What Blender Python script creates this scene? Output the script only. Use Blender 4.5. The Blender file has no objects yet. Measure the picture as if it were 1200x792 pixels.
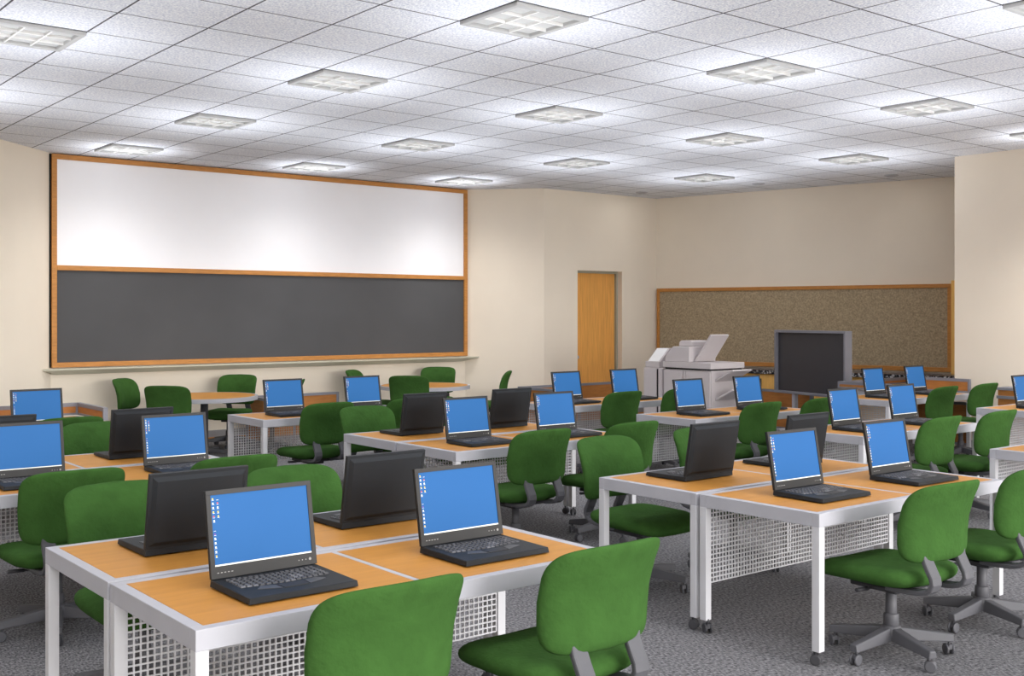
import bpy, bmesh, math, random
from mathutils import Vector, Matrix
random.seed(7)
S = bpy.context.scene
COL = S.collection
R = math.radians
CEIL = 3.626
sin, cos, pi = math.sin, math.cos, math.pi

# ------------------------------------------------------------------ materials
def lin(c):
    return tuple(((x / 255) / 12.92 if x / 255 <= .04045 else ((x / 255 + .055) / 1.055) ** 2.4) for x in c)

def mat(name, rgb, rough=.6, metal=0, spec=.3, var=0, scale=20, stretch=None, bump=0, bscale=200, emit=None, estr=0, detail=3):
    m = bpy.data.materials.new(name)
    m.use_nodes = True
    nt = m.node_tree
    b = nt.nodes['Principled BSDF']
    c = (*lin(rgb), 1)
    b.inputs['Base Color'].default_value = c
    b.inputs['Roughness'].default_value = rough
    b.inputs['Metallic'].default_value = metal
    b.inputs['Specular IOR Level'].default_value = spec
    if var or bump:
        tc = nt.nodes.new('ShaderNodeTexCoord')
        mp = nt.nodes.new('ShaderNodeMapping')
        nt.links.new(tc.outputs['Object'], mp.inputs[0])
        if stretch:
            mp.inputs['Scale'].default_value = stretch
    if var:
        n = nt.nodes.new('ShaderNodeTexNoise')
        n.inputs['Scale'].default_value = scale
        n.inputs['Detail'].default_value = detail
        nt.links.new(mp.outputs[0], n.inputs['Vector'])
        r = nt.nodes.new('ShaderNodeValToRGB')
        r.color_ramp.elements[0].position = .3
        r.color_ramp.elements[1].position = .7
        r.color_ramp.elements[0].color = (*[x * (1 - var) for x in c[:3]], 1)
        r.color_ramp.elements[1].color = (*[min(1, x * (1 + var)) for x in c[:3]], 1)
        nt.links.new(n.outputs[0], r.inputs[0])
        nt.links.new(r.outputs[0], b.inputs['Base Color'])
    if bump:
        n2 = nt.nodes.new('ShaderNodeTexNoise')
        n2.inputs['Scale'].default_value = bscale
        n2.inputs['Detail'].default_value = 2
        nt.links.new(mp.outputs[0], n2.inputs['Vector'])
        bp = nt.nodes.new('ShaderNodeBump')
        bp.inputs['Strength'].default_value = bump
        bp.inputs['Distance'].default_value = .01
        nt.links.new(n2.outputs[0], bp.inputs['Height'])
        nt.links.new(bp.outputs[0], b.inputs['Normal'])
    if emit:
        b.inputs['Emission Color'].default_value = (*lin(emit), 1)
        b.inputs['Emission Strength'].default_value = estr
    return m

M = dict(
    wood=mat('orange_wood', (196, 137, 62), .5, var=.06, scale=3, stretch=(1.2, 14, 3), detail=5),
    oak=mat('oak_trim', (190, 130, 66), .5, var=.14, scale=5, stretch=(2, 12, 12), detail=4),
    doorwood=mat('door_wood', (232, 168, 88), .5, var=.12, scale=4, stretch=(14, 14, .7), detail=5),
    panel=mat('panel_wood', (178, 118, 62), .55, var=.12, scale=3, stretch=(2, 2, 10), detail=4),
    metal=mat('grey_metal', (180, 180, 187), .6, spec=.25, var=.03, scale=6),
    mesh=mat('mesh_metal', (204, 204, 208), .5, spec=.3, var=.03, scale=6),
    green=mat('green_fabric', (57, 91, 42), .95, spec=.08, var=.10, scale=14, bump=.35, bscale=45),
    plastic=mat('grey_plastic', (88, 88, 93), .5, spec=.35, var=.04, scale=9),
    dplastic=mat('dark_plastic', (58, 58, 62), .5, spec=.3, var=.04, scale=9),
    laptop=mat('laptop_black', (36, 39, 43), .55, spec=.25, var=.05, scale=12),
    bezel=mat('bezel_grey', (48, 47, 47), .5, spec=.3, var=.04, scale=12),
    key=mat('keycap', (74, 74, 77), .45, spec=.4, var=.05, scale=40),
    keylight=mat('keycap_light', (104, 104, 108), .4, spec=.4, var=.05, scale=40),
    led=mat('bezel_marks', (160, 158, 155), .5, var=.05, scale=60),
    screen=mat('screen_blue', (34, 74, 124), .5, spec=.1, var=.02, scale=3, emit=(66, 138, 206), estr=.29),
    task=mat('taskbar', (222, 222, 214), .5, var=.02, scale=30, emit=(225, 225, 215), estr=.3),
    icon1=mat('icon_white', (235, 235, 225), .5, var=.05, scale=90, emit=(235, 235, 225), estr=.4),
    icon2=mat('icon_yellow', (220, 190, 60), .5, var=.05, scale=90, emit=(220, 190, 60), estr=.3),
    icon3=mat('icon_red', (190, 70, 60), .5, var=.05, scale=90, emit=(190, 70, 60), estr=.3),
    icon4=mat('icon_violet', (110, 60, 150), .5, var=.05, scale=90, emit=(110, 60, 150), estr=.3),
    wall=mat('wall_paint', (239, 228, 211), .9, spec=.1, var=.015, scale=2, bump=.03, bscale=150),
    white=mat('whiteboard_white', (246, 246, 250), .35, spec=.3, var=.01, scale=2),
    slate=mat('slate', (84, 84, 86), .75, spec=.2, var=.06, scale=1.2),
    tray=mat('tray_cream', (196, 192, 174), .5, var=.03, scale=6),
    black=mat('black_gap', (18, 18, 18), .8, var=.05, scale=6),
    cork=mat('cork', (168, 151, 124), .95, spec=.05, var=.30, scale=42, bump=.2, bscale=60, detail=6),
    cab=mat('cabinet_wood', (250, 198, 112), .5, var=.07, scale=4, stretch=(6, 6, 1)),
    copier=mat('copier_grey', (204, 197, 198), .5, spec=.3, var=.02, scale=4),
    paper=mat('white_paper', (240, 240, 240), .7, var=.01, scale=10),
    disp=mat('display_dark', (66, 65, 69), .4, spec=.3, var=.03, scale=3),
    trimgrey=mat('trim_grey', (132, 132, 140), .5, spec=.3, var=.03, scale=6),
    base=mat('baseboard_grey', (150, 148, 150), .6, var=.03, scale=6),
    fixture=mat('fixture_grey', (178, 178, 177), .55, var=.02, scale=8),
    louver=mat('louver_white', (238, 238, 236), .4, var=.02, scale=8),
    lens=mat('lamp_lens', (192, 192, 190), .5, var=.02, scale=8),
    frame_dr=mat('door_frame_grey', (168, 166, 148), .6, var=.03, scale=6),
    dark=mat('caster_dark', (66, 66, 70), .5, var=.05, scale=20),
)

def speckle(m, lo, hi):
    r = [n for n in m.node_tree.nodes if n.type == 'VALTORGB'][0]
    r.color_ramp.elements[0].color = (*lin(lo), 1)
    r.color_ramp.elements[1].color = (*lin(hi), 1)
    return r
M['granite'] = mat('granite', (60, 60, 64), .3, spec=.5, var=.3, scale=38, detail=2)
r_ = speckle(M['granite'], (22, 22, 26), (205, 205, 208)); r_.color_ramp.elements[0].position = .5; r_.color_ramp.elements[1].position = .66
M['carpet'] = mat('carpet', (118, 117, 124), .98, spec=.03, var=.3, scale=95, stretch=(1, .5, 1), bump=.5, bscale=150, detail=4)
speckle(M['carpet'], (64, 64, 67), (156, 155, 158))

def ceiling_material():
    m = mat('ceiling_tiles', (229, 234, 250), .95, spec=.05, var=.26, scale=62, bump=.7, bscale=75, detail=5)
    nt = m.node_tree; b = nt.nodes['Principled BSDF']
    tc = nt.nodes.new('ShaderNodeTexCoord'); sp = nt.nodes.new('ShaderNodeSeparateXYZ')
    nt.links.new(tc.outputs['Object'], sp.inputs[0])
    def math_(op, a, bv):
        n = nt.nodes.new('ShaderNodeMath'); n.operation = op
        nt.links.new(a, n.inputs[0]) if not isinstance(a, (int, float)) else None
        if isinstance(bv, (int, float)): n.inputs[1].default_value = bv
        else: nt.links.new(bv, n.inputs[1])
        return n.outputs[0]
    outs = []
    for ax in ('X', 'Y'):
        a = math_('DIVIDE', sp.outputs[ax], .61)
        a = math_('FRACT', math_('ADD', a, 100.5), 0)
        a = math_('ABSOLUTE', math_('SUBTRACT', a, .5), 0)
        outs.append(math_('LESS_THAN', a, .0115))
    line = math_('MAXIMUM', outs[0], outs[1])
    mix = nt.nodes.new('ShaderNodeMix'); mix.data_type = 'RGBA'
    src = b.inputs['Base Color'].links[0].from_socket
    nt.links.new(line, mix.inputs[0]); nt.links.new(src, mix.inputs[6])
    mix.inputs[7].default_value = (*lin((92, 91, 95)), 1)
    nt.links.new(mix.outputs[2], b.inputs['Base Color'])
    return m
M['ceil'] = ceiling_material()

# ------------------------------------------------------------------ mesh builder
class MB:
    def __init__(s):
        s.v, s.f, s.m, s.sm = [], [], [], []
    def add(s, verts, faces, mi=0, smooth=False, T=None):
        o = len(s.v)
        s.v += [tuple(T @ Vector(p)) if T else tuple(p) for p in verts]
        s.f += [tuple(i + o for i in f) for f in faces]
        s.m += [mi] * len(faces); s.sm += [smooth] * len(faces)
        return s
    def box(s, a, b, mi=0, T=None):
        x0, y0, z0 = a; x1, y1, z1 = b
        V = [(x0, y0, z0), (x1, y0, z0), (x1, y1, z0), (x0, y1, z0), (x0, y0, z1), (x1, y0, z1), (x1, y1, z1), (x0, y1, z1)]
        return s.add(V, [(3, 2, 1, 0), (4, 5, 6, 7), (0, 1, 5, 4), (1, 2, 6, 5), (2, 3, 7, 6), (3, 0, 4, 7)], mi, False, T)
    def hexa(s, V, mi=0, T=None):
        return s.add(V, [(3, 2, 1, 0), (4, 5, 6, 7), (0, 1, 5, 4), (1, 2, 6, 5), (2, 3, 7, 6), (3, 0, 4, 7)], mi, False, T)
    def prism(s, poly, z0, z1, mi=0, T=None):
        n = len(poly)
        V = [(x, y, z0) for x, y in poly] + [(x, y, z1) for x, y in poly]
        F = [tuple(range(n))[::-1], tuple(range(n, 2 * n))] + [(i, (i + 1) % n, n + (i + 1) % n, n + i) for i in range(n)]
        return s.add(V, F, mi, False, T)
    def lathe(s, prof, seg=20, mi=0, T=None, smooth=True):
        V, F = [], []
        for r, z in prof:
            V += [(r * cos(2 * pi * k / seg), r * sin(2 * pi * k / seg), z) for k in range(seg)]
        for i in range(len(prof) - 1):
            for k in range(seg):
                F.append((i * seg + k, i * seg + (k + 1) % seg, (i + 1) * seg + (k + 1) % seg, (i + 1) * seg + k))
        s.add(V, F, mi, smooth, T)
        o = len(s.v) - len(V)
        s.f += [tuple(o + k for k in range(seg))[::-1], tuple(o + (len(prof) - 1) * seg + k for k in range(seg))]
        s.m += [mi] * 2; s.sm += [False] * 2
        return s
    def tube(s, p, q, r, seg=10, mi=0, T=None):
        p, q = Vector(p), Vector(q)
        d = q - p
        Q = d.to_track_quat('Z', 'Y').to_matrix().to_4x4()
        X = Matrix.Translation(p) @ Q
        return s.lathe([(r, 0), (r, d.length)], seg, mi, (T @ X) if T else X)
    def strip(s, path, w, t, mi=0, T=None):
        # flat bar of width w (x) following a path in the y-z plane
        V, F = [], []
        n = len(path)
        for i, (x, y, z) in enumerate(path):
            a = Vector(path[max(i - 1, 0)][1:]); b = Vector(path[min(i + 1, n - 1)][1:])
            d = (b - a).normalized(); nx = Vector((-d.y, d.x)) * t / 2
            V += [(x - w / 2, y + nx.x, z + nx.y), (x + w / 2, y + nx.x, z + nx.y), (x + w / 2, y - nx.x, z - nx.y), (x - w / 2, y - nx.x, z - nx.y)]
        for i in range(n - 1):
            for k in range(4):
                F.append((i * 4 + k, i * 4 + (k + 1) % 4, i * 4 + 4 + (k + 1) % 4, i * 4 + 4 + k))
        F += [(3, 2, 1, 0), tuple((n - 1) * 4 + k for k in range(4))]
        return s.add(V, F, mi, False, T)
    def pillow(s, fn, rings=10, seg=52, n=4.5, fall=5):
        # fn(px, py, side, fall) -> xyz; px, py in [-1, 1]
        V, F = [], []
        def pt(r, k):
            a = 2 * pi * k / seg
            cx, sy = cos(a), sin(a)
            return (r * math.copysign(abs(cx) ** (2 / n), cx), r * math.copysign(abs(sy) ** (2 / n), sy))
        rs = [sin(pi / 2 * i / rings) for i in range(1, rings + 1)]
        for side in (1, -1):
            base = len(V)
            V.append(fn(0, 0, side, 1))
            use = rs if side == 1 else rs[:-1]
            for r in use:
                h = max(0, 1 - r ** fall) ** .5
                for k in range(seg):
                    V.append(fn(*pt(r, k), side, h))
            def idx(i, k):
                k %= seg
                if side == -1 and i == rings - 1: return 1 + (rings - 1) * seg + k
                return base + 1 + i * seg + k
            for k in range(seg):
                F.append((base, idx(0, k), idx(0, k + 1))[::side])
                for i in range(rings - 1):
                    F.append((idx(i, k), idx(i + 1, k), idx(i + 1, k + 1), idx(i, k + 1))[::side])
        return s.add(V, F, 0, True)
    def build(s, name, mats, parent=None, bevel=0, loc=None, rot=None):
        me = bpy.data.meshes.new(name)
        me.from_pydata(s.v, [], s.f)
        if not isinstance(mats, (list, tuple)): mats = [mats]
        for q in mats: me.materials.append(M[q])
        me.polygons.foreach_set('material_index', s.m)
        me.polygons.foreach_set('use_smooth', s.sm)
        bm = bmesh.new(); bm.from_mesh(me)
        bmesh.ops.recalc_face_normals(bm, faces=bm.faces)
        bm.to_mesh(me); bm.free(); me.update()
        o = bpy.data.objects.new(name, me); COL.objects.link(o)
        if parent: o.parent = parent
        if loc: o.location = loc
        if rot: o.rotation_euler = rot
        if bevel:
            mo = o.modifiers.new('bevel', 'BEVEL'); mo.width = bevel; mo.segments = 2; mo.limit_method = 'ANGLE'; mo.angle_limit = R(40)
        return o

def tag(o, label=None, cat=None, group=None, kind=None):
    for k, v in (('label', label), ('category', cat), ('group', group), ('kind', kind)):
        if v: o[k] = v
    return o
def thing(name, label, cat, loc=(0, 0, 0), rz=0, group=None):
    o = bpy.data.objects.new(name, None); COL.objects.link(o)
    o.location = loc; o.rotation_euler = (0, 0, rz)
    o.empty_display_size = .1
    return tag(o, label, cat, group)
def children(o): return [c for c in COL.objects if c.parent == o]
KIDS = {}
def kids(o):
    if o.name not in KIDS: KIDS[o.name] = children(o)
    return KIDS[o.name]
def dup(o, parent=None):
    c = o.copy(); COL.objects.link(c)
    if parent: c.parent = parent
    for ch in kids(o): dup(ch, c)
    return c

# ------------------------------------------------------------------ room shell
def struct(name, mb, m, **k):
    return tag(mb.build(name, m, **k), kind='structure')
YB = -2.5            # the room runs on behind the camera
ROOM = [(-3, YB), (12.79, YB), (12.79, 7.2), (14.87, 7.2), (13.52, 12.95), (11.03, 12.95), (10.2, 13.86), (4.0, 13.86), (3.08, 12.95), (-3, 12.95)]
def slab(z0, z1):
    return MB().box((-3.2, YB, z0), (15.3, 14.3, z1))
f = MB(); f.prism(ROOM[:4] + [(13.52, 12.95), (12.75, 12.95), (12.75, 13.2), (11.7, 13.2), (11.7, 12.95)] + ROOM[5:], -.1, 0); struct('floor', f, 'carpet')
c = MB(); c.prism([(x - 4.917, y - 6.532) for x, y in ROOM], CEIL, CEIL + .1); struct('ceiling', c, 'ceil', loc=(4.917, 6.532, 0))
def wall(name, p, q, t=.15, z0=0, z1=CEIL, cuts=None):
    # inner face on the line p-q; room on the left-hand side of p->q
    p, q = Vector(p), Vector(q); d = (q - p); L = d.length; a = math.atan2(d.y, d.x)
    mb = MB()
    if cuts:
        x0, x1, h = cuts
        mb.box((0, -t, z0), (x0, 0, z1)).box((x1, -t, z0), (L, 0, z1)).box((x0, -t, h), (x1, 0, z1))
    else:
        mb.box((0, -t, z0), (L, 0, z1))
    return struct(name, mb, 'wall', loc=(p.x, p.y, 0), rot=(0, 0, a))
wall('wall_right', (12.79, YB), (12.79, 7.2))
wall('wall_return', (12.94, 7.2), (14.87, 7.2))
wall('wall_back', (14.87, 7.2), (13.52, 12.95), .2)
wall('wall_door', (13.52, 12.95), (11.03, 12.95), .24, cuts=(13.52 - 12.71, 13.52 - 11.73, 2.38))
wall('wall_chamfer_right', (11.03, 12.95), (10.2, 13.86))
wall('wall_front', (10.2, 13.86), (4.0, 13.86))
wall('wall_chamfer_left', (4.0, 13.86), (3.08, 12.95))
wall('wall_side', (3.08, 12.95), (-3, 12.95))
wall('wall_left', (-3, 12.95), (-3, YB))
# baseboards
def baseboard(name, p, q):
    p, q = Vector(p), Vector(q); d = q - p; a = math.atan2(d.y, d.x)
    mb = MB(); mb.box((0, 0, .06), (d.length, .015, .15), 0); mb.box((0, 0, 0), (d.length, .03, .06), 1)
    struct(name, mb, ['base', 'oak'], loc=(p.x, p.y, 0), rot=(0, 0, a))
baseboard('baseboard_front', (10.18, 13.86), (4.02, 13.86))
baseboard('baseboard_chamfer_right', (11.01, 12.97), (10.22, 13.84))
baseboard('baseboard_chamfer_left', (3.98, 13.84), (3.1, 12.97))
baseboard('baseboard_door_left', (11.72, 12.95), (11.05, 12.95))
baseboard('baseboard_door_right', (13.5, 12.95), (12.72, 12.95))
baseboard('baseboard_back', (14.85, 7.3), (13.53, 12.93))
baseboard('baseboard_right', (12.79, YB), (12.79, 7.18))
# door in its recess
d = MB(); d.box((11.75, 13.1, 0), (12.68, 13.145, 2.345))
door = struct('door_1', d, 'doorwood')
d = MB(); d.box((11.731, 13.05, 0), (11.75, 13.19, 2.38)).box((12.68, 13.05, 0), (12.709, 13.19, 2.38)).box((11.75, 13.05, 2.345), (12.68, 13.19, 2.38))
d.build('door_frame', 'frame_dr', door)
d = MB(); d.lathe([(.012, 0), (.012, .03), (.027, .035), (.03, .055), (.02, .068)], 16, T=Matrix.Translation((11.82, 13.1, 1.0)) @ Matrix.Rotation(R(90), 4, 'X'))
d.build('door_handle', 'metal', door)

# ------------------------------------------------------------------ wall board, tray
def board():
    t = thing('framed_wall_board', 'huge oak-framed wall board, white upper half and dark slate lower half', 'board', (3.99, 13.86, 1.04))
    W, H, y = 6.2, 2.575, -.075
    fr = .06
    b = MB(); b.box((0, y, 0), (W, -.002, fr)).box((0, y, H - fr), (W, -.002, H)).box((0, y, fr), (fr, -.002, H - fr)).box((W - fr, y, fr), (W, -.002, H - fr))
    b.box((fr, y, 1.175), (W - fr, -.002, 1.235))
    b.build('frame', 'oak', t, bevel=.004)
    tag(MB().box((fr, y + .03, 1.235), (W - fr, -.004, H - fr)).build('whiteboard_panel', 'white', t), 'white dry-erase upper half')
    tag(MB().box((fr, y + .03, fr), (W - fr, -.004, 1.175)).build('blackboard_panel', 'slate', t), 'dark grey slate lower half')
    MB().box((-.02, -.04, 0), (-.001, -.002, H)).build('edge_shadow_strip', 'black', t)  # black strip standing in for the shadow along the frame's left edge
board()
b = MB()
# long tapering ledge: wide on top, narrower underneath
top = [(3.86, 13.70), (10.36, 13.70), (10.22, 13.845), (3.99, 13.845)]
bot = [(4.03, 13.80), (10.10, 13.80), (10.1, 13.845), (4.03, 13.845)]
b.hexa([(x, y, .955) for x, y in bot] + [(x, y, 1.01) for x, y in top])
b.hexa([(x, y, 1.01) for x, y in top] + [(x, y, 1.03) for x, y in top])
tag(b.build('chalk_tray', 'tray'), 'long cream chalk ledge running under the framed wall board', 'tray')

# ------------------------------------------------------------------ corkboard, counter, cabinets on the back wall
BW = Vector((13.52, 12.95)); BE = Vector((14.87, 7.2)); bd = (BE - BW).normalized()
ba = math.atan2(bd.y, bd.x)                 # local +x runs to the right along the wall, local -y points into the room
def wp(s_, off=0): return (BW.x + bd.x * s_ + bd.y * off, BW.y + bd.y * s_ - bd.x * off)
t = thing('corkboard', 'wide speckled brown corkboard in an oak frame on the back wall', 'board', (*wp(.03), 0), ba)
CW = 4.78
MB().box((.05, -.03, .93), (CW - .05, -.004, 2.06)).build('cork_panel', 'cork', t)
b = MB(); b.box((0, -.05, 2.06), (CW, -.004, 2.115)).box((0, -.05, .865), (CW, -.004, .93)).box((0, -.05, .93), (.05, -.004, 2.06)).box((CW - .05, -.05, .93), (CW, -.004, 2.06))
b.build('frame', 'oak', t, bevel=.003)
def cx(s_): return wp(s_, 0)
C0 = 1.36
b = MB(); b.box((0, -.49, .775), (4.52, -.012, .835))
tag(b.build('countertop', 'granite', loc=(*wp(C0 - .04), 0), rot=(0, 0, ba)), 'black and white speckled stone counter under the corkboard', 'countertop')
cabl = ['pale wood double-door cabinet beside the photocopier', 'pale wood double-door cabinet behind the dark display stand', 'pale wood double-door cabinet at the counter end by the right wall']
for k in range(3):
    w = 1.35 if k < 2 else 1.7
    t = thing('base_cabinet', cabl[k], 'cabinet', (*wp(C0 + 1.352 * k), 0), ba, 'cabinets under the counter')
    MB().box((0, -.43, .08), (w, -.02, .772)).box((.03, -.38, 0), (w - .03, -.02, .08)).build('carcass', 'cab', t)
    for i in range(2):
        x0 = .008 + i * w / 2; x1 = x0 + w / 2 - .018
        dr = MB().box((x0, -.45, .1), (x1, -.431, .765)).build('door', 'cab', t, bevel=.002)
        hx = x1 - .06 if i == 0 else x0 + .06
        MB().box((hx - .012, -.475, .56), (hx + .012, -.4505, .70)).build('handle', 'dark', dr)
b = MB(); b.box((0, -.08, 0), (.05, -.002, 2.16))
tag(b.build('trim_1', 'cab', loc=(*wp(4.82), 0), rot=(0, 0, ba)), kind='structure')

# ------------------------------------------------------------------ ceiling lights
GX, GY = 4.917, 6.532
LIT = {(1, 1): 'cut by the top right corner', (0, 0): 'largest and nearest, at the top centre', (-1, -1): 'at the upper left edge of the ceiling',
       (1, 0): 'large, at upper right above the corkboard', (0, -1): 'above the whiteboard, second behind the largest', (2, 0): 'far right, above the bright right wall',
       (1, -1): 'middle one straight behind the largest', (0, -2): 'left, above the whiteboard centre', (3, 0): 'slim, at the right edge above the pale wall',
       (2, -1): 'above the door and copier, second row of the right side', (1, -2): 'above the right part of the whiteboard', (0, -3): 'tiny, beside the top left corner of the whiteboard',
       (3, -1): 'right, before the two far downlights', (2, -2): 'above the wall corner left of the door', (1, -3): 'touching the whiteboard frame at mid length',
       (3, -2): 'above the corkboard, between two downlights', (2, -3): 'touching the top right corner of the whiteboard frame'}
def light_proto():
    t = thing('ceiling_light', 'x', 'ceiling light', group='square louvre lights in the ceiling')
    a, e, z0 = .303, .262, -.028
    b = MB()
    for x0, y0, x1, y1 in ((-a, -a, a, -e), (-a, e, a, a), (-a, -e, -e, e), (e, -e, a, e)):
        b.box((x0, y0, z0), (x1, y1, -.001))
    b.build('bezel', 'fixture', t, bevel=.006)
    b = MB()
    for k in (-1, 1):
        b.box((k * e / 3 - .006, -e, z0 + .004), (k * e / 3 + .006, e, -.003)).box((-e, k * e / 3 - .006, z0 + .004), (e, k * e / 3 + .006, -.003))
    b.build('louvre', 'louver', t)
    MB().box((-e, -e, -.004), (e, e, -.001)).build('diffuser', 'lens', t)
    return t
lp = light_proto(); first = True
LIGHTS = []
for k in range(-2, 5):
    for m in range(-4, 3):
        x = GX + (-.5 + 4 * k) * .61; y = GY - (1.5 + 4 * m) * .61
        if x < -2.5 or y < -2.3 or x > 14 or y > 13.4: continue
        if x > 12.4 and y < 7.5: continue
        if (x, y) == (0, 0): continue
        if y > 12.5 and (x < 3.6 or x > 10.5): continue
        if x > 13.4 and y > 9: continue
        LIGHTS.append((x, y))
        if (k, m) in LIT:
            o = lp if first else dup(lp); first = False
            o.location = (x, y, CEIL); o['label'] = 'square white louvre ceiling light ' + LIT[(k, m)]
for i, (x, y, w) in enumerate(((12.59, 12.38, 'above the door corner'), (13.12, 10.49, 'above the middle of the corkboard'), (13.77, 8.69, 'above the right end of the corkboard'))):
    t = thing('downlight', 'small round recessed downlight ' + w, 'downlight', (x, y, CEIL), 0, 'round downlights along the back wall')
    MB().lathe([(.095, -.001), (.095, -.012), (.075, -.016), (.07, -.004)], 28).build('trim_ring', 'metal', t)
    MB().lathe([(.0695, -.003), (.06, -.006), (.01, -.008)], 24).build('lens', 'lens', t)

# ------------------------------------------------------------------ tables
TW, TD, TH = 1.75, .75, .73
def caster_mb(x, y, z=.0, r=.03, w=.012, gap=.009, ang=0):
    T = Matrix.Translation((x, y, 0)) @ Matrix.Rotation(ang, 4, 'Z')
    b = MB()
    for sx in (-1, 1):
        x0 = sx * gap - (w if sx < 0 else 0)
        Q = T @ Matrix.Translation((x0, 0, r)) @ Matrix.Rotation(R(90), 4, 'Y')
        b.lathe([(r * .8, 0), (r, w * .3), (r, w * .7), (r * .8, w)], 16, T=Q)
    b.box((-gap, -.012, r), (gap, .02, r + .024), T=T)
    b.tube((0, .006, r + .02), (0, .006, .075), .007, 8, T=T)
    return b
def table_proto(mesh_panel):
    t = thing('computer_table', 'x', 'table', group='rectangular tables with orange tops')
    hx, bd_ = TW / 2, .042
    b = MB()
    for s_ in (-1, 1):
        b.box((-hx + bd_ if s_ < 0 else .013, bd_, TH - .026), (-.013 if s_ < 0 else hx - bd_, TD - bd_, TH))
    b.build('tabletop', 'wood', t)
    b = MB()
    h = .066
    b.box((-hx, 0, TH - h), (hx, bd_, TH)).box((-hx, TD - bd_, TH - h), (hx, TD, TH)).box((-hx, bd_, TH - h), (-hx + bd_, TD - bd_, TH)).box((hx - bd_, bd_, TH - h), (hx, TD - bd_, TH))
    b.box((-.013, bd_, TH - .04), (.013, TD - bd_, TH))
    b.build('frame', 'metal', t, bevel=.002)
    for x in (-hx + .0215, hx - .0215):
        for y in (.0215, TD - .0215):
            l = MB().box((x - .0215, y - .0215, .068), (x + .0215, y + .0215, TH - h)).build('leg', 'mesh', t, bevel=.002)
            caster_mb(x, y + (.012 if y < .3 else -.012), r=.027, ang=R(25 if y < .3 else 155)).build('caster', 'dark', l)
    if mesh_panel:
        b = MB(); y = TD - .035; x0, x1, z0, z1 = -hx + .047, hx - .047, .262, TH - h
        n = 66
        for i in range(n + 1):
            x = x0 + (x1 - x0) * i / n
            b.box((x - .0030, y, z0), (x + .0030, y + .008, z1))
        nz = 16
        for i in range(nz + 1):
            z = z0 + (z1 - .012 - z0) * i / nz
            b.box((x0, y + .0005, z - .0030), (x1, y + .0075, z + .0030))
        b.build('mesh_panel', 'mesh', t)
    return t
def screen_panel(t, side, low=False, top=.9):
    hx = TW / 2
    z0, z1 = (.745, top) if not low else (.12, .62)
    if side == 'back': a, b_ = (-hx, TD + .002, z0), (hx, TD + .03, z1)
    elif side == 'left': a, b_ = (-hx - .03, .03, z0), (-hx - .002, TD + .03, z1)
    else: a, b_ = (hx + .002, .03, z0), (hx + .03, TD + .03, z1)
    p = MB().box(a, b_).build('privacy_screen', 'panel', t)
    e = .006; w = .03
    m = MB()
    a2 = [a[i] - e for i in range(3)]; b2 = [b_[i] + e for i in range(3)]
    m.box((a2[0], a2[1], z1 - w), (b2[0], b2[1], z1 + .004)).box((a2[0], a2[1], z0 - .006), (b2[0], b2[1], z0 + .014))
    if side == 'back':
        for x in (-hx - e, -.012, hx - .018): m.box((x, a2[1], z0 + .014), (x + .024, b2[1], z1 - w))
    else:
        for y in (a[1] - e, b_[1] - .018): m.box((a2[0], y, z0 + .014), (b2[0], y + .024, z1 - w))
    m.build('trim', 'trimgrey', p)
proto_t = {True: table_proto(True), False: table_proto(False)}
used_t = set()
def table(x0, y0, near, label, screens=()):
    src = proto_t[near]
    if near in used_t: o = dup(src)
    else: o = src; used_t.add(near)
    o.location = (x0 + TW / 2, y0, 0); o['label'] = label
    return o

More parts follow.
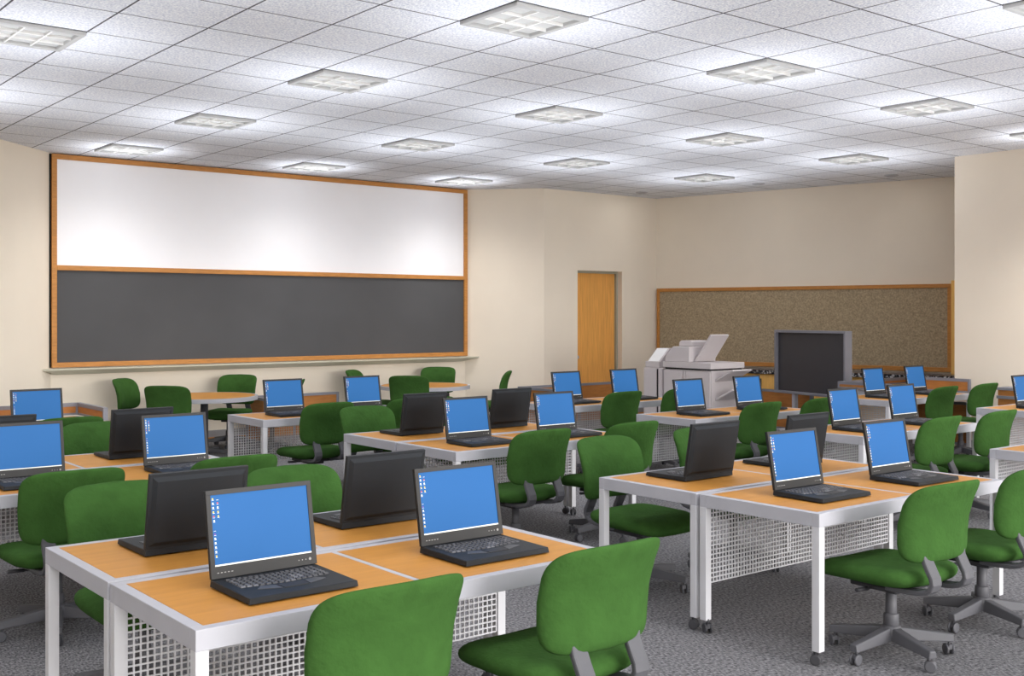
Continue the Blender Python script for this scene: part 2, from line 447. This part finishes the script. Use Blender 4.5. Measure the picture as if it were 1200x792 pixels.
# ------------------------------------------------------------------ laptop
def laptop_proto():
    t = thing('laptop', 'x', 'laptop', group='open black laptops on the tables')
    W, D = .205, .157
    b = MB()
    b.hexa([(-W, -D, .004), (W, -D, .004), (W, D, .004), (-W, D, .004), (-W + .003, -D + .004, .025), (W - .003, -D + .004, .025), (W - .003, D, .030), (-W + .003, D, .030)])
    for x in (-W + .03, W - .03):
        for y in (-D + .03, D - .03): b.box((x - .012, y - .008, 0), (x + .012, y + .008, .006))
    base = b.build('base', 'laptop', t, bevel=.003)
    def zt(y): return .025 + .005 * (y + D) / (2 * D)
    k = MB()
    rows = 6
    for r in range(rows):
        y = .115 - r * .023
        n = 15 if r else 17
        for i in range(n):
            f_ = (i + .5) / n
            x = -.17 + .34 * f_
            yy = y - .016 * (1 - (abs(x) / .17)) - .004
            kw = .34 / n * .42; kh = .0092
            lt = 1 if ((r == rows - 1 and (i < 3 or 6 < i < 9)) or (r >= 3 and i in (9, 10) and r < 5) or (r == 3 and i == n - 2)) else 0
            k.hexa([(x - kw, yy - kh, zt(yy) - .001), (x + kw, yy - kh, zt(yy) - .001), (x + kw, yy + kh, zt(yy) - .001), (x - kw, yy + kh, zt(yy) - .001),
                    (x - kw * .75, yy - kh * .7, zt(yy) + .0045), (x + kw * .75, yy - kh * .7, zt(yy) + .0045), (x + kw * .75, yy + kh * .75, zt(yy) + .0045), (x - kw * .75, yy + kh * .75, zt(yy) + .0045)], lt)
    k.build('keyboard', ['key', 'keylight'], base)
    p = MB()
    def plate(poly, h=.0022):
        V = [(x, y, zt(y) - .001) for x, y in poly] + [(x, y, zt(y) + h) for x, y in poly]
        n = len(poly)
        p.add(V, [tuple(range(n))[::-1], tuple(range(n, 2 * n))] + [(i, (i + 1) % n, n + (i + 1) % n, n + i) for i in range(n)])
    plate([(-.045, -.095), (.045, -.095), (.05, -.045), (-.05, -.045)])
    p.build('touchpad', 'bezel', base, bevel=.0008)
    p = MB()
    plate([(-.13, -.062), (-.052, -.092), (-.056, -.045), (-.105, -.03)], .0018); plate([(.13, -.062), (.052, -.092), (.056, -.045), (.105, -.03)], .0018)
    p.build('palm_rest', 'key', base)
    # lid: local frame leans back from the hinge
    L, TH_ = .305, .012
    b = MB()
    b.box((-W, 0, 0), (W, TH_, L))
    bz = .017; bb = .042
    b.box((-W, -.005, 0), (W, 0, bb), 1).box((-W, -.005, L - bz), (W, 0, L), 1).box((-W, -.005, bb), (-W + bz, 0, L - bz), 1).box((W - bz, -.005, bb), (W, 0, L - bz), 1)
    # raised back shell
    i = .028
    b.hexa([(-W + .012, TH_, .012), (W - .012, TH_, .012), (W - .012, TH_, L - .012), (-W + .012, TH_, L - .012),
            (-W + i, TH_ + .013, .03), (W - i, TH_ + .013, .03), (W - i, TH_ + .013, L - i), (-W + i, TH_ + .013, L - i)])
    for q in range(5): b.box((-W + .022 + q * .013, -.0062, .018), (-W + .029 + q * .013, -.005, .021), 2)
    for q in range(3): b.box((W - .075 + q * .014, -.0062, .019), (W - .071 + q * .014, -.005, .0225), 2)
    b.lathe([(.0055, 0), (.0045, .002)], 14, 2, Matrix.Translation((W - .028, -.005, .021)) @ Matrix.Rotation(R(90), 4, 'X'))
    lid = b.build('display_lid', ['laptop', 'bezel', 'led'], t, bevel=.0018)
    lid.location = (0, D - .012, .031); lid.rotation_euler = (-R(10), 0, 0)
    s_ = MB()
    x0, x1, z0, z1 = -W + bz, W - bz, bb, L - bz
    s_.box((x0, -.0012, z0), (x1, -.0002, z1), 0)
    s_.box((x0, -.0018, z0), (x1, -.0012, z0 + .0052), 1)
    rr = random.Random(3)
    for col_, n in ((0, 14), (1, 5)):
        for q in range(n):
            x = x0 + .006 + col_ * .017; z = z1 - .010 - q * .0152
            if col_ == 0 and q == 6: continue
            s_.box((x, -.0018, z - .0055), (x + .005, -.0012, z - .0004), rr.choice([2, 3, 4, 0, 2, 5, 3]))
            s_.box((x - .001, -.0016, z - .0082), (x + .007, -.0012, z - .0072), 2)
    s_.build('screen', ['screen', 'task', 'icon1', 'icon2', 'icon3', 'icon4'], lid)
    b = MB()
    b.tube((-.15, D - .006, .029), (-.09, D - .006, .029), .006, 10).tube((.09, D - .006, .029), (.15, D - .006, .029), .006, 10)
    b.build('hinge', 'laptop', t)
    return t
lap0 = laptop_proto(); lap_used = [False]
def laptop(x, y, face, label, rz=0):
    o = dup(lap0) if lap_used[0] else lap0
    lap_used[0] = True
    o.location = (x, y, TH + .0005); o.rotation_euler = (0, 0, (0 if face > 0 else pi) + R(rz)); o['label'] = label

# ------------------------------------------------------------------ office chair
def chair_proto():
    t = thing('office_chair', 'x', 'chair', group='green swivel chairs')
    W, D = .268, .285
    def seat(px, py, side, h):
        x, y = px * W * (1 - .06 * max(0, -py) ** 2 - .03 * max(0, py) ** 3), py * D + .025
        z = .428 + side * h * (.048 if side > 0 else .050)
        z += -.030 * max(0, py) ** 3 + .010 * max(0, -py) ** 2 + .012 * px * px - .006
        return (x, y, z)
    MB().pillow(seat, n=4.6, fall=7).build('seat', 'green', t)
    def back(px, py, side, h):
        w = .268 * (1 - .06 * (1 - py) / 2)
        x = px * w; z = .705 + py * .186
        y = -.295 + .030 * (1 - py * py) - .028 * (py + 1) - .030 * max(0, py) ** 2 + .060 * px * px + side * h * (.037 - .012 * max(0, py) ** 2)
        z += .010 * (1 - px * px) * (1 if py > 0 else 0) * py
        return (x, y, z)
    MB().pillow(back, n=6.0, fall=9).build('backrest', 'green', t)
    for s_ in (-1, 1):
        X = s_ * .128
        path = [(X, -.285, .575), (X, -.292, .53), (X, -.312, .49), (X, -.332, .455), (X, -.336, .43), (X, -.325, .405), (X, -.30, .388), (X, -.26, .378), (X, -.20, .372), (X, -.08, .37)]
        MB().strip(path, .070, .026).build('back_support', 'plastic', t, bevel=.008)
    b = MB(); b.box((-.15, -.13, .345), (.15, .13, .368)); b.box((-.07, -.08, .32), (.07, .08, .345)); b.build('seat_plate', 'dplastic', t, bevel=.006)
    b = MB(); b.lathe([(.027, .12), (.027, .335)], 20); b.lathe([(.037, .115), (.037, .20), (.033, .208)], 20); b.build('column', 'plastic', t)
    b = MB(); b.tube((-.05, .02, .34), (-.20, .02, .345), .006, 8).tube((-.16, .02, .344), (-.24, .02, .348), .010, 10); b.build('height_lever', 'dplastic', t)
    b = MB(); b.lathe([(.045, .078), (.055, .095), (.053, .13), (.042, .15)], 24)
    tips = []
    for k in range(5):
        a = R(90 + 72 * k + 20)
        T = Matrix.Rotation(a, 4, 'Z')
        b.hexa([(.03, -.034, .078), (.305, -.024, .066), (.305, .024, .066), (.03, .034, .078), (.03, -.024, .142), (.305, -.018, .102), (.305, .018, .102), (.03, .024, .142)], T=T)
        tips.append((.285 * cos(a), .285 * sin(a), a))
    base = b.build('star_base', 'plastic', t, bevel=.006)
    for k, (x, y, a) in enumerate(tips):
        caster_mb(x, y, r=.028, ang=a + R(40 + 50 * k)).build('caster', 'plastic', base)
    return t
ch0 = chair_proto(); ch_used = [False]
def chair(x, y, rz, label):
    o = dup(ch0) if ch_used[0] else ch0
    ch_used[0] = True
    o.location = (x, y, 0); o.rotation_euler = (0, 0, R(rz)); o['label'] = label

# ------------------------------------------------------------------ layout of the rectangular tables
def near_row(x0, y0, lt, lc, ll, skip=(), jit=(0, 0), lskip=()):
    t = table(x0, y0, True, lt)
    for i in range(2):
        xc = x0 + TW / 4 + i * TW / 2
        if i not in lskip and ll[i]: laptop(xc + .012, y0 + .305, 1, ll[i], jit[i] * .3)
        if i not in skip and lc[i]: chair(xc + .01, y0 - .10, jit[i], lc[i])
    return t
def far_row(x0, y0, lt, lc, ll, jit=(0, 0)):
    t = table(x0, y0, False, lt)
    for i in range(2):
        xc = x0 + TW / 4 + i * TW / 2
        if ll[i]: laptop(xc + .012, y0 + TD - .295, -1, ll[i], jit[i] * .3)
        if lc[i]: chair(xc + .01, y0 + TD + .10, 180 + jit[i], lc[i])
    return t
AX, BX, EX = 1.335, 4.43, 7.52
# front left pair
near_row(AX, 3.18, 'orange-topped steel table nearest the camera at the lower left, mesh panel below',
         ['green chair at bottom centre, left of the two nearest backs, seen from behind', 'green chair at bottom centre with seat and grey brackets showing, right of the nearest two'],
         ['largest open laptop with its blue screen, on the near left corner of the nearest table', 'open laptop on the right half of the nearest table, keyboard in full view'])
far_row(AX, 3.955, 'orange-topped table joined behind the nearest lower left table',
        ['green chair facing the camera at the lower left, left of the nearest dark lid', 'green chair behind the lower left tables, its top between two dark laptop lids'],
        ['laptop seen from behind, dark lid next to the largest screen at lower left', 'laptop seen from behind at centre left, facing away across the lower left tables'])
# front right pair
near_row(BX, 3.18, 'orange-topped steel table at front right with legs and casters in full view',
         ['green chair at front right with seat, column and star base all in view', 'green chair cut by the right edge, second chair of the front right table'],
         ['open laptop on the near corner of the front right table, blue screen angled left', 'open laptop on the right half of the front right table, beside a green chair'], jit=(-4, -3))
far_row(BX, 3.955, 'orange-topped table joined behind the front right table',
        ['green chair facing the camera behind the front right tables, curved seat under the tabletop', 'green chair behind the dark lid of the front right laptop, partly hidden'],
        ['laptop seen from behind on the left corner of the front right tables', 'laptop seen from behind, dark lid between two blue screens at right'])
# middle pair
near_row(BX + .03, 6.17, 'orange-topped table in the middle of the room, near one of its pair',
         ['green chair at the middle of the photo, seen from behind with grey brackets', 'green chair behind the middle chair, right end of the middle table'],
         ['open laptop with blue screen on the left half of the middle table', 'open laptop on the right half of the middle table, above a green chair back'])
far_row(BX + .03, 6.945, 'orange-topped table joined behind the middle table, two dark lids on it',
        ['green chair facing the camera behind the left end of the middle tables', 'green chair hidden behind the dark lids of the middle tables'],
        ['laptop seen from behind on the left end of the middle tables', 'laptop seen from behind on the middle tables, right one of the two dark lids there'])
# left edge pair
near_row(AX, 6.17, 'orange-topped table at the left edge behind the lower left tables',
         ['green chair at the left edge with its seat over the carpet, seen from behind', 'green chair top seen behind the dark lid at left, at the left edge table'],
         ['open laptop cut by the left edge of the photo', 'open laptop at left, on the right half of the left edge table'])
far_row(AX, 6.945, 'orange-topped table joined behind the left edge table',
        [None, 'green chair at left facing the camera, partly behind the dark lid'],
        ['laptop lid seen from behind, barely rising over the left edge screen', 'laptop seen from behind at left, dark lid beside a blue screen'])
# tables below the board
def screens(t, *specs, top=.9):
    for s_ in specs:
        screen_panel(t, s_.replace('_low', ''), s_.endswith('low'), top)
t = near_row(BX + .03, 9.12, 'orange-topped table below the blackboard with mesh panel at its left end',
         ['green chair seen from behind with seat to its left, at the table below the blackboard', 'green chair behind the middle dark lid, right half of the table below the blackboard'],
         ['small open laptop beside the round table, below the blackboard', 'small open laptop below the blackboard with a green chair top behind it'])
t = near_row(AX, 9.12, 'plain orange-topped table at the far left, nearest the left end of the chalk ledge',
         [None, 'green chair at far left, behind the chair that faces the camera'],
         [None, 'small open laptop at the far left, standing before a low wood screen'])
t = table(1.56, 9.885, False, 'low-screened table at the far left behind the farthest left laptop')
screens(t, 'back', 'right', top=.848)
t = near_row(EX, 8.49, 'orange-topped table in front of the door with two laptops on it',
         ['green chair at the table in front of the door, below the second laptop', 'green chair before the photocopier, mostly hidden by a laptop'],
         ['small open laptop in front of the door and the bare wall', 'small open laptop between the door and the photocopier'])

t = near_row(EX, 6.72, 'orange-topped table in front of the photocopier, mesh panel at its left end',
         ['green chair seen from behind at the left half of the table before the photocopier', 'green chair under the dark display stand'],
         ['open laptop in front of the photocopier', 'open laptop left of the dark display stand'])
t = near_row(EX - .03, 4.97, 'orange-topped table behind the front right pair, at right of the photo',
         ['green chair at right seen from behind, between two tables', 'green chair near the right edge seen from behind, before the edge table'],
         ['open laptop right of the dark lid, on the left half of the right table', 'open laptop at right, on the right half of the right table'])
t = near_row(10.82, 6.86, 'screened table below the corkboard beside the bright right wall',
         ['green chair before the brown screen below the corkboard', 'green chair standing against the bright right wall'],
         ['far small laptop right of the dark display stand', 'farthest small laptop, below the right end of the corkboard'])
screens(t, 'right', 'right_low')
t = table(12.15, 7.63, False, 'low-screened table standing just behind the table below the corkboard')
screens(t, 'back', 'left', top=.82)
t = near_row(10.72, 5.05, 'table by the right wall with a laptop cut by the right edge', [None, None], ['laptop cut by the right edge of the photo, before the bright wall', None])
t = thing('low_bookcase', 'low wood shelf unit with grey rims against the bright right wall', 'shelf', (12.505, 4.65, 0))
b = MB()
b.box((0, 0, .03), (.03, 1.85, .80)).box((.24, 0, .03), (.26, 1.85, .80)).box((.03, 0, .03), (.24, .03, .80)).box((.03, 1.82, .03), (.24, 1.85, .80)).box((.03, .03, .40), (.24, 1.82, .42))
b.build('carcass', 'panel', t)
b = MB()
for z in (.70, .40, .0): b.box((-.012, -.012, z), (0, 1.862, z + .035))
b.box((-.012, -.012, .80), (.26, 1.862, .83))
b.build('rim', 'trimgrey', t)
t = near_row(EX, 3.22, 'table corner with mesh panel cut by the right edge', [None, None], [None, None])

# ------------------------------------------------------------------ low floor-standing wood screens
def partition(x0, x1, y0, y1, h, label, sides):
    t = thing('low_screen', label, 'screen', (x0, y0, 0), 0, 'low wood screens with grey rims')
    W, D, th, e = x1 - x0, y1 - y0, .03, .008
    for s_ in sides:
        if s_ == 'back': a, b_ = (0, D - th), (W, D)
        elif s_ == 'left': a, b_ = (0, 0), (th, D - th)
        else: a, b_ = (W - th, 0), (W, D - th)
        p = MB().box((*a, .04), (*b_, h - .03)).build('panel', 'panel', t)
        m = MB(); m.box((a[0] - e, a[1] - e, h - .035), (b_[0] + e, b_[1] + e, h)).box((a[0] - e, a[1] - e, 0), (b_[0] + e, b_[1] + e, .045))
        if s_ == 'back':
            for x in (-e, W / 2 - .02, W - .04 + e): m.box((x, a[1] - e, .045), (x + .04, b_[1] + e, h - .035))
        else:
            for y in (-e,): m.box((a[0] - e, y, .045), (b_[0] + e, y + .04, h - .035))
        m.build('trim', 'trimgrey', p)
    return t
partition(6.42, 7.78, 13.06, 13.6, .60, 'low wood screen between the two round tables below the blackboard', ('back', 'left'))
partition(10.2, 12.55, 11.62, 12.55, .625, 'low wood screen with grey rim standing right in front of the door', ('back', 'left'))
partition(13.12, 13.16, 9.55, 10.5, .58, 'low dark wood screen partly hidden behind the display stand', ('right',))

# ------------------------------------------------------------------ round tables with their chairs
def round_table(x, y, label):
    t = thing('round_table', label, 'table', (x, y, 0), 0, 'round tables')
    h, r = .70, .63
    MB().lathe([(r - .03, h - .012), (r - .03, h)], 64, smooth=False).build('tabletop', 'wood', t)
    b = MB(); b.lathe([(r - .03, h - .012), (r - .03, h), (r, h), (r, h - .05), (.2, h - .05)], 64); b.f = b.f[:-2]; b.m = b.m[:-2]; b.sm = [False] * len(b.f)
    b.build('edge_band', 'metal', t)
    MB().lathe([(.045, .045), (.045, h - .06), (.12, h - .052)], 24).build('column', 'plastic', t)
    b = MB()
    for k in range(4):
        b.hexa([(.02, -.03, .02), (.42, -.022, .01), (.42, .022, .01), (.02, .03, .02), (.02, -.025, .07), (.42, -.018, .035), (.42, .018, .035), (.02, .025, .07)], T=Matrix.Rotation(R(45 + 90 * k), 4, 'Z'))
    for k in range(4):
        a = R(45 + 90 * k); b.lathe([(.02, 0), (.02, .012)], 12, T=Matrix.Translation((.4 * cos(a), .4 * sin(a), 0)))
    b.build('foot_base', 'plastic', t, bevel=.005)
    return t
round_table(5.45, 12.72, 'round orange table with steel rim under the left part of the blackboard')
round_table(8.66, 12.72, 'round orange table with steel rim under the right end of the blackboard')
def around(cx_, cy_, pts):
    for x, y, lab in pts:
        a = math.degrees(math.atan2(cy_ - y, cx_ - x)) - 90
        chair(x, y, a, lab)
around(5.45, 12.72, [(4.95, 13.25, 'green chair in profile at far left below the blackboard, facing right'), (4.86, 12.1, 'green chair with its broad back to the camera at the left round table'),
                     (5.98, 13.2, 'green chair facing the camera behind the left round table'), (6.08, 12.2, 'green chair hidden behind the laptop at the left round table')])
around(8.66, 12.72, [(8.2, 13.3, 'green chair top peeping over a laptop, left of the right round table'), (8.05, 12.1, 'green chair with its back to the camera at the right round table'),
                     (9.22, 13.28, 'green chair facing the camera behind the right round table'), (9.3, 12.2, 'green chair in profile right of the right round table, facing left')])

# ------------------------------------------------------------------ photocopier
def copier():
    t = thing('photocopier', 'large light grey office photocopier standing before the corkboard', 'photocopier', (11.0, 10.8, 0), R(-90))
    # local x runs along the front (left to right), local y into the depth
    b = MB(); b.box((0, .03, .04), (.36, .62, .95)); b.box((.02, .06, 0), (.34, .58, .04)); b.build('feeder_cabinet', 'copier', t, bevel=.008)
    b = MB(); b.box((.01, .008, .06), (.245, .029, .935)).box((.285, .008, .06), (.355, .029, .935)); b.build('side_door', 'copier', t, bevel=.006)
    b = MB(); b.box((.255, .02, .06), (.275, .0295, .935)); b.build('gap', 'black', t)
    b = MB(); b.box((.385, .03, .04), (1.22, .66, .945)); b.box((.42, .06, 0), (1.18, .6, .04)); b.build('main_body', 'copier', t, bevel=.008)
    b = MB(); b.box((.392, .004, .46), (.73, .029, .93)).box((.795, .004, .46), (1.21, .029, .93)).box((.742, .004, .46), (.783, .029, .93)); b.build('front_door', 'copier', t, bevel=.006)
    for i, z in enumerate((.07, .265)):
        d_ = MB().box((.392, .004, z), (1.21, .029, z + .18)).build('paper_drawer', 'copier', t, bevel=.006)
        MB().box((.72, -.004, z + .12), (.88, .0035, z + .15)).build('handle', 'plastic', d_)
    # left feeder head with a slanted white tray
    b = MB(); b.box((.02, .03, .952), (.28, .5, 1.035)); b.build('feeder_head', 'copier', t, bevel=.008)
    b = MB(); b.hexa([(.04, .06, 1.036), (.28, .06, 1.036), (.28, .46, 1.036), (.04, .46, 1.036), (.04, .24, 1.21), (.28, .24, 1.21), (.28, .42, 1.21), (.04, .42, 1.21)], 0)
    b.hexa([(.055, .055, 1.04), (.25, .055, 1.04), (.25, .06, 1.036), (.055, .06, 1.036), (.055, .237, 1.212), (.25, .237, 1.212), (.25, .243, 1.212), (.055, .243, 1.212)], 1)
    b.build('sloped_tray', ['copier', 'paper'], t)
    # scanner bed and document feeder
    b = MB(); b.box((.385, -.01, .965), (1.24, .67, 1.045)); b.box((.40, .02, .946), (1.21, .65, .965), 1); b.build('scanner_bed', ['copier', 'black'], t, bevel=.008)
    Q = Matrix(((1, 0, 0, 0), (0, 0, -1, 0), (0, 1, 0, 0), (0, 0, 0, 1)))
    def xz(poly, y0, y1, mi=0): return b.prism(poly, -y1, -y0, mi, Matrix(((1, 0, 0, 0), (0, 0, -1, 0), (0, 1, 0, 0), (0, 0, 0, 1))))
    b = MB(); xz([(.40, 1.046), (.84, 1.046), (.84, 1.25), (.545, 1.25), (.415, 1.13)], .02, .55); b.build('document_feeder', 'copier', t, bevel=.01)
    b = MB(); xz([(.56, 1.2505), (.80, 1.2505), (.80, 1.31), (.77, 1.33), (.60, 1.33), (.57, 1.31)], .12, .50); b.build('feeder_cover', 'copier', t, bevel=.01)
    b = MB(); xz([(.86, 1.06), (.885, 1.05), (1.155, 1.405), (1.13, 1.42)], .10, .46); b.build('document_tray', 'copier', t, bevel=.006)
    for z in (.80, .55):
        b = MB(); xz([(1.221, z), (1.221, z + .03), (1.50, z + .17), (1.52, z + .15)], .10, .48); b.build('output_tray', 'copier', t, bevel=.006)
    return t
copier()

# ------------------------------------------------------------------ dark display on a rolling stand
def display():
    a = math.atan2(-1.41, -.315)
    ctr = (12.63, 9.20)
    t = thing('display_stand', 'dark blank display screen in a grey frame on a rolling stand', 'display', (*ctr, 0), a)
    w, z0, z1, d_ = .71, .575, 1.462, .12
    b = MB()
    e = .035
    b.box((-w, -.05, z0), (w, d_ - .05, z0 + e)).box((-w, -.05, z1 - e), (w, d_ - .05, z1)).box((-w, -.05, z0 + e), (-w + e, d_ - .05, z1 - e)).box((w - e, -.05, z0 + e), (w, d_ - .05, z1 - e))
    b.build('frame', 'trimgrey', t, bevel=.004)
    MB().box((-w + e, .0, z0 + e), (w - e, d_ - .052, z1 - e)).build('screen', 'disp', t)
    for x in (-.35, .35):
        l = MB().box((x - .03, -.01, .1), (x + .03, .05, z0)).build('post', 'metal', t, bevel=.004)
        f_ = MB().box((x - .03, -.28, .065), (x + .03, .32, .1)).build('foot', 'metal', t, bevel=.006)
        for y in (-.25, .29): caster_mb(x, y).build('caster', 'dark', f_)
    MB().box((-.32, .0, .3), (.32, .03, .36)).build('cross_bar', 'metal', t)
display()

# ------------------------------------------------------------------ lights
def lamp_or_fill(kind, loc, power, size=.5, col=(1, .985, .97), rot=None, **k):
    l = bpy.data.lights.new('lamp_or_fill', kind); l.energy = power; l.color = col
    if kind == 'AREA': l.shape = 'SQUARE'; l.size = size
    else: l.shadow_soft_size = size
    o = bpy.data.objects.new('lamp_or_fill', l); COL.objects.link(o); o.location = loc
    if rot: o.rotation_euler = rot
    return o
for x, y in LIGHTS:
    wash = y > 12.5 or (x > 11.5 and y < 7)
    if y > 1.5:
        l = lamp_or_fill('SPOT', (x, y, CEIL - .05), (215 if x > 11.5 else 125 if x > 9 else 92) if wash else 32 if (x > 11 and y > 7.5) else 37, .6 if wash else .3)
        l.data.spot_size = R((118 if x > 11.5 else 150) if wash else 158); l.data.spot_blend = 1
    l = lamp_or_fill('SPOT', (x, y, CEIL - (.66 if wash else 1.1)), 31 if wash else 42, .25, (.90, .935, 1), rot=(pi, 0, 0))  # added upward fill spot below each fixture, only to brighten the ceiling
    l.data.spot_size = R(120 if wash else 164); l.data.spot_blend = 1
for x, y in ((12.59, 12.38), (13.12, 10.49), (13.77, 8.69)):
    lamp_or_fill('AREA', (x, y, CEIL - .03), 1.2, .12)
sun = bpy.data.lights.new('daylight', 'SUN'); sun.energy = 2.0; sun.angle = R(32); sun.color = (1, .98, .95)
so = bpy.data.objects.new('daylight', sun); COL.objects.link(so)
so.rotation_euler = Vector((-.12, 1, -.19)).to_track_quat('-Z', 'Y').to_euler()
w = bpy.data.worlds.new('world'); S.world = w; w.use_nodes = True
w.node_tree.nodes['Background'].inputs[0].default_value = (1, .97, .94, 1)
w.node_tree.nodes['Background'].inputs[1].default_value = 2.3

# ------------------------------------------------------------------ camera
cam = bpy.data.cameras.new('camera'); co = bpy.data.objects.new('camera', cam); COL.objects.link(co)
cam.sensor_width = 36; cam.lens = 1293.2 / 1200 * 36; cam.shift_y = -27.5 / 1200
co.location = (0, 0, 1.68); co.rotation_euler = (R(90), 0, -R(38.77))
cam.clip_start = .05
S.camera = co
S.view_settings.view_transform = 'Standard'; S.view_settings.look = 'None'; S.view_settings.gamma = 1; S.view_settings.use_curve_mapping = False
S.view_settings.exposure = .52
try: S.cycles.use_denoising = True
except Exception: pass
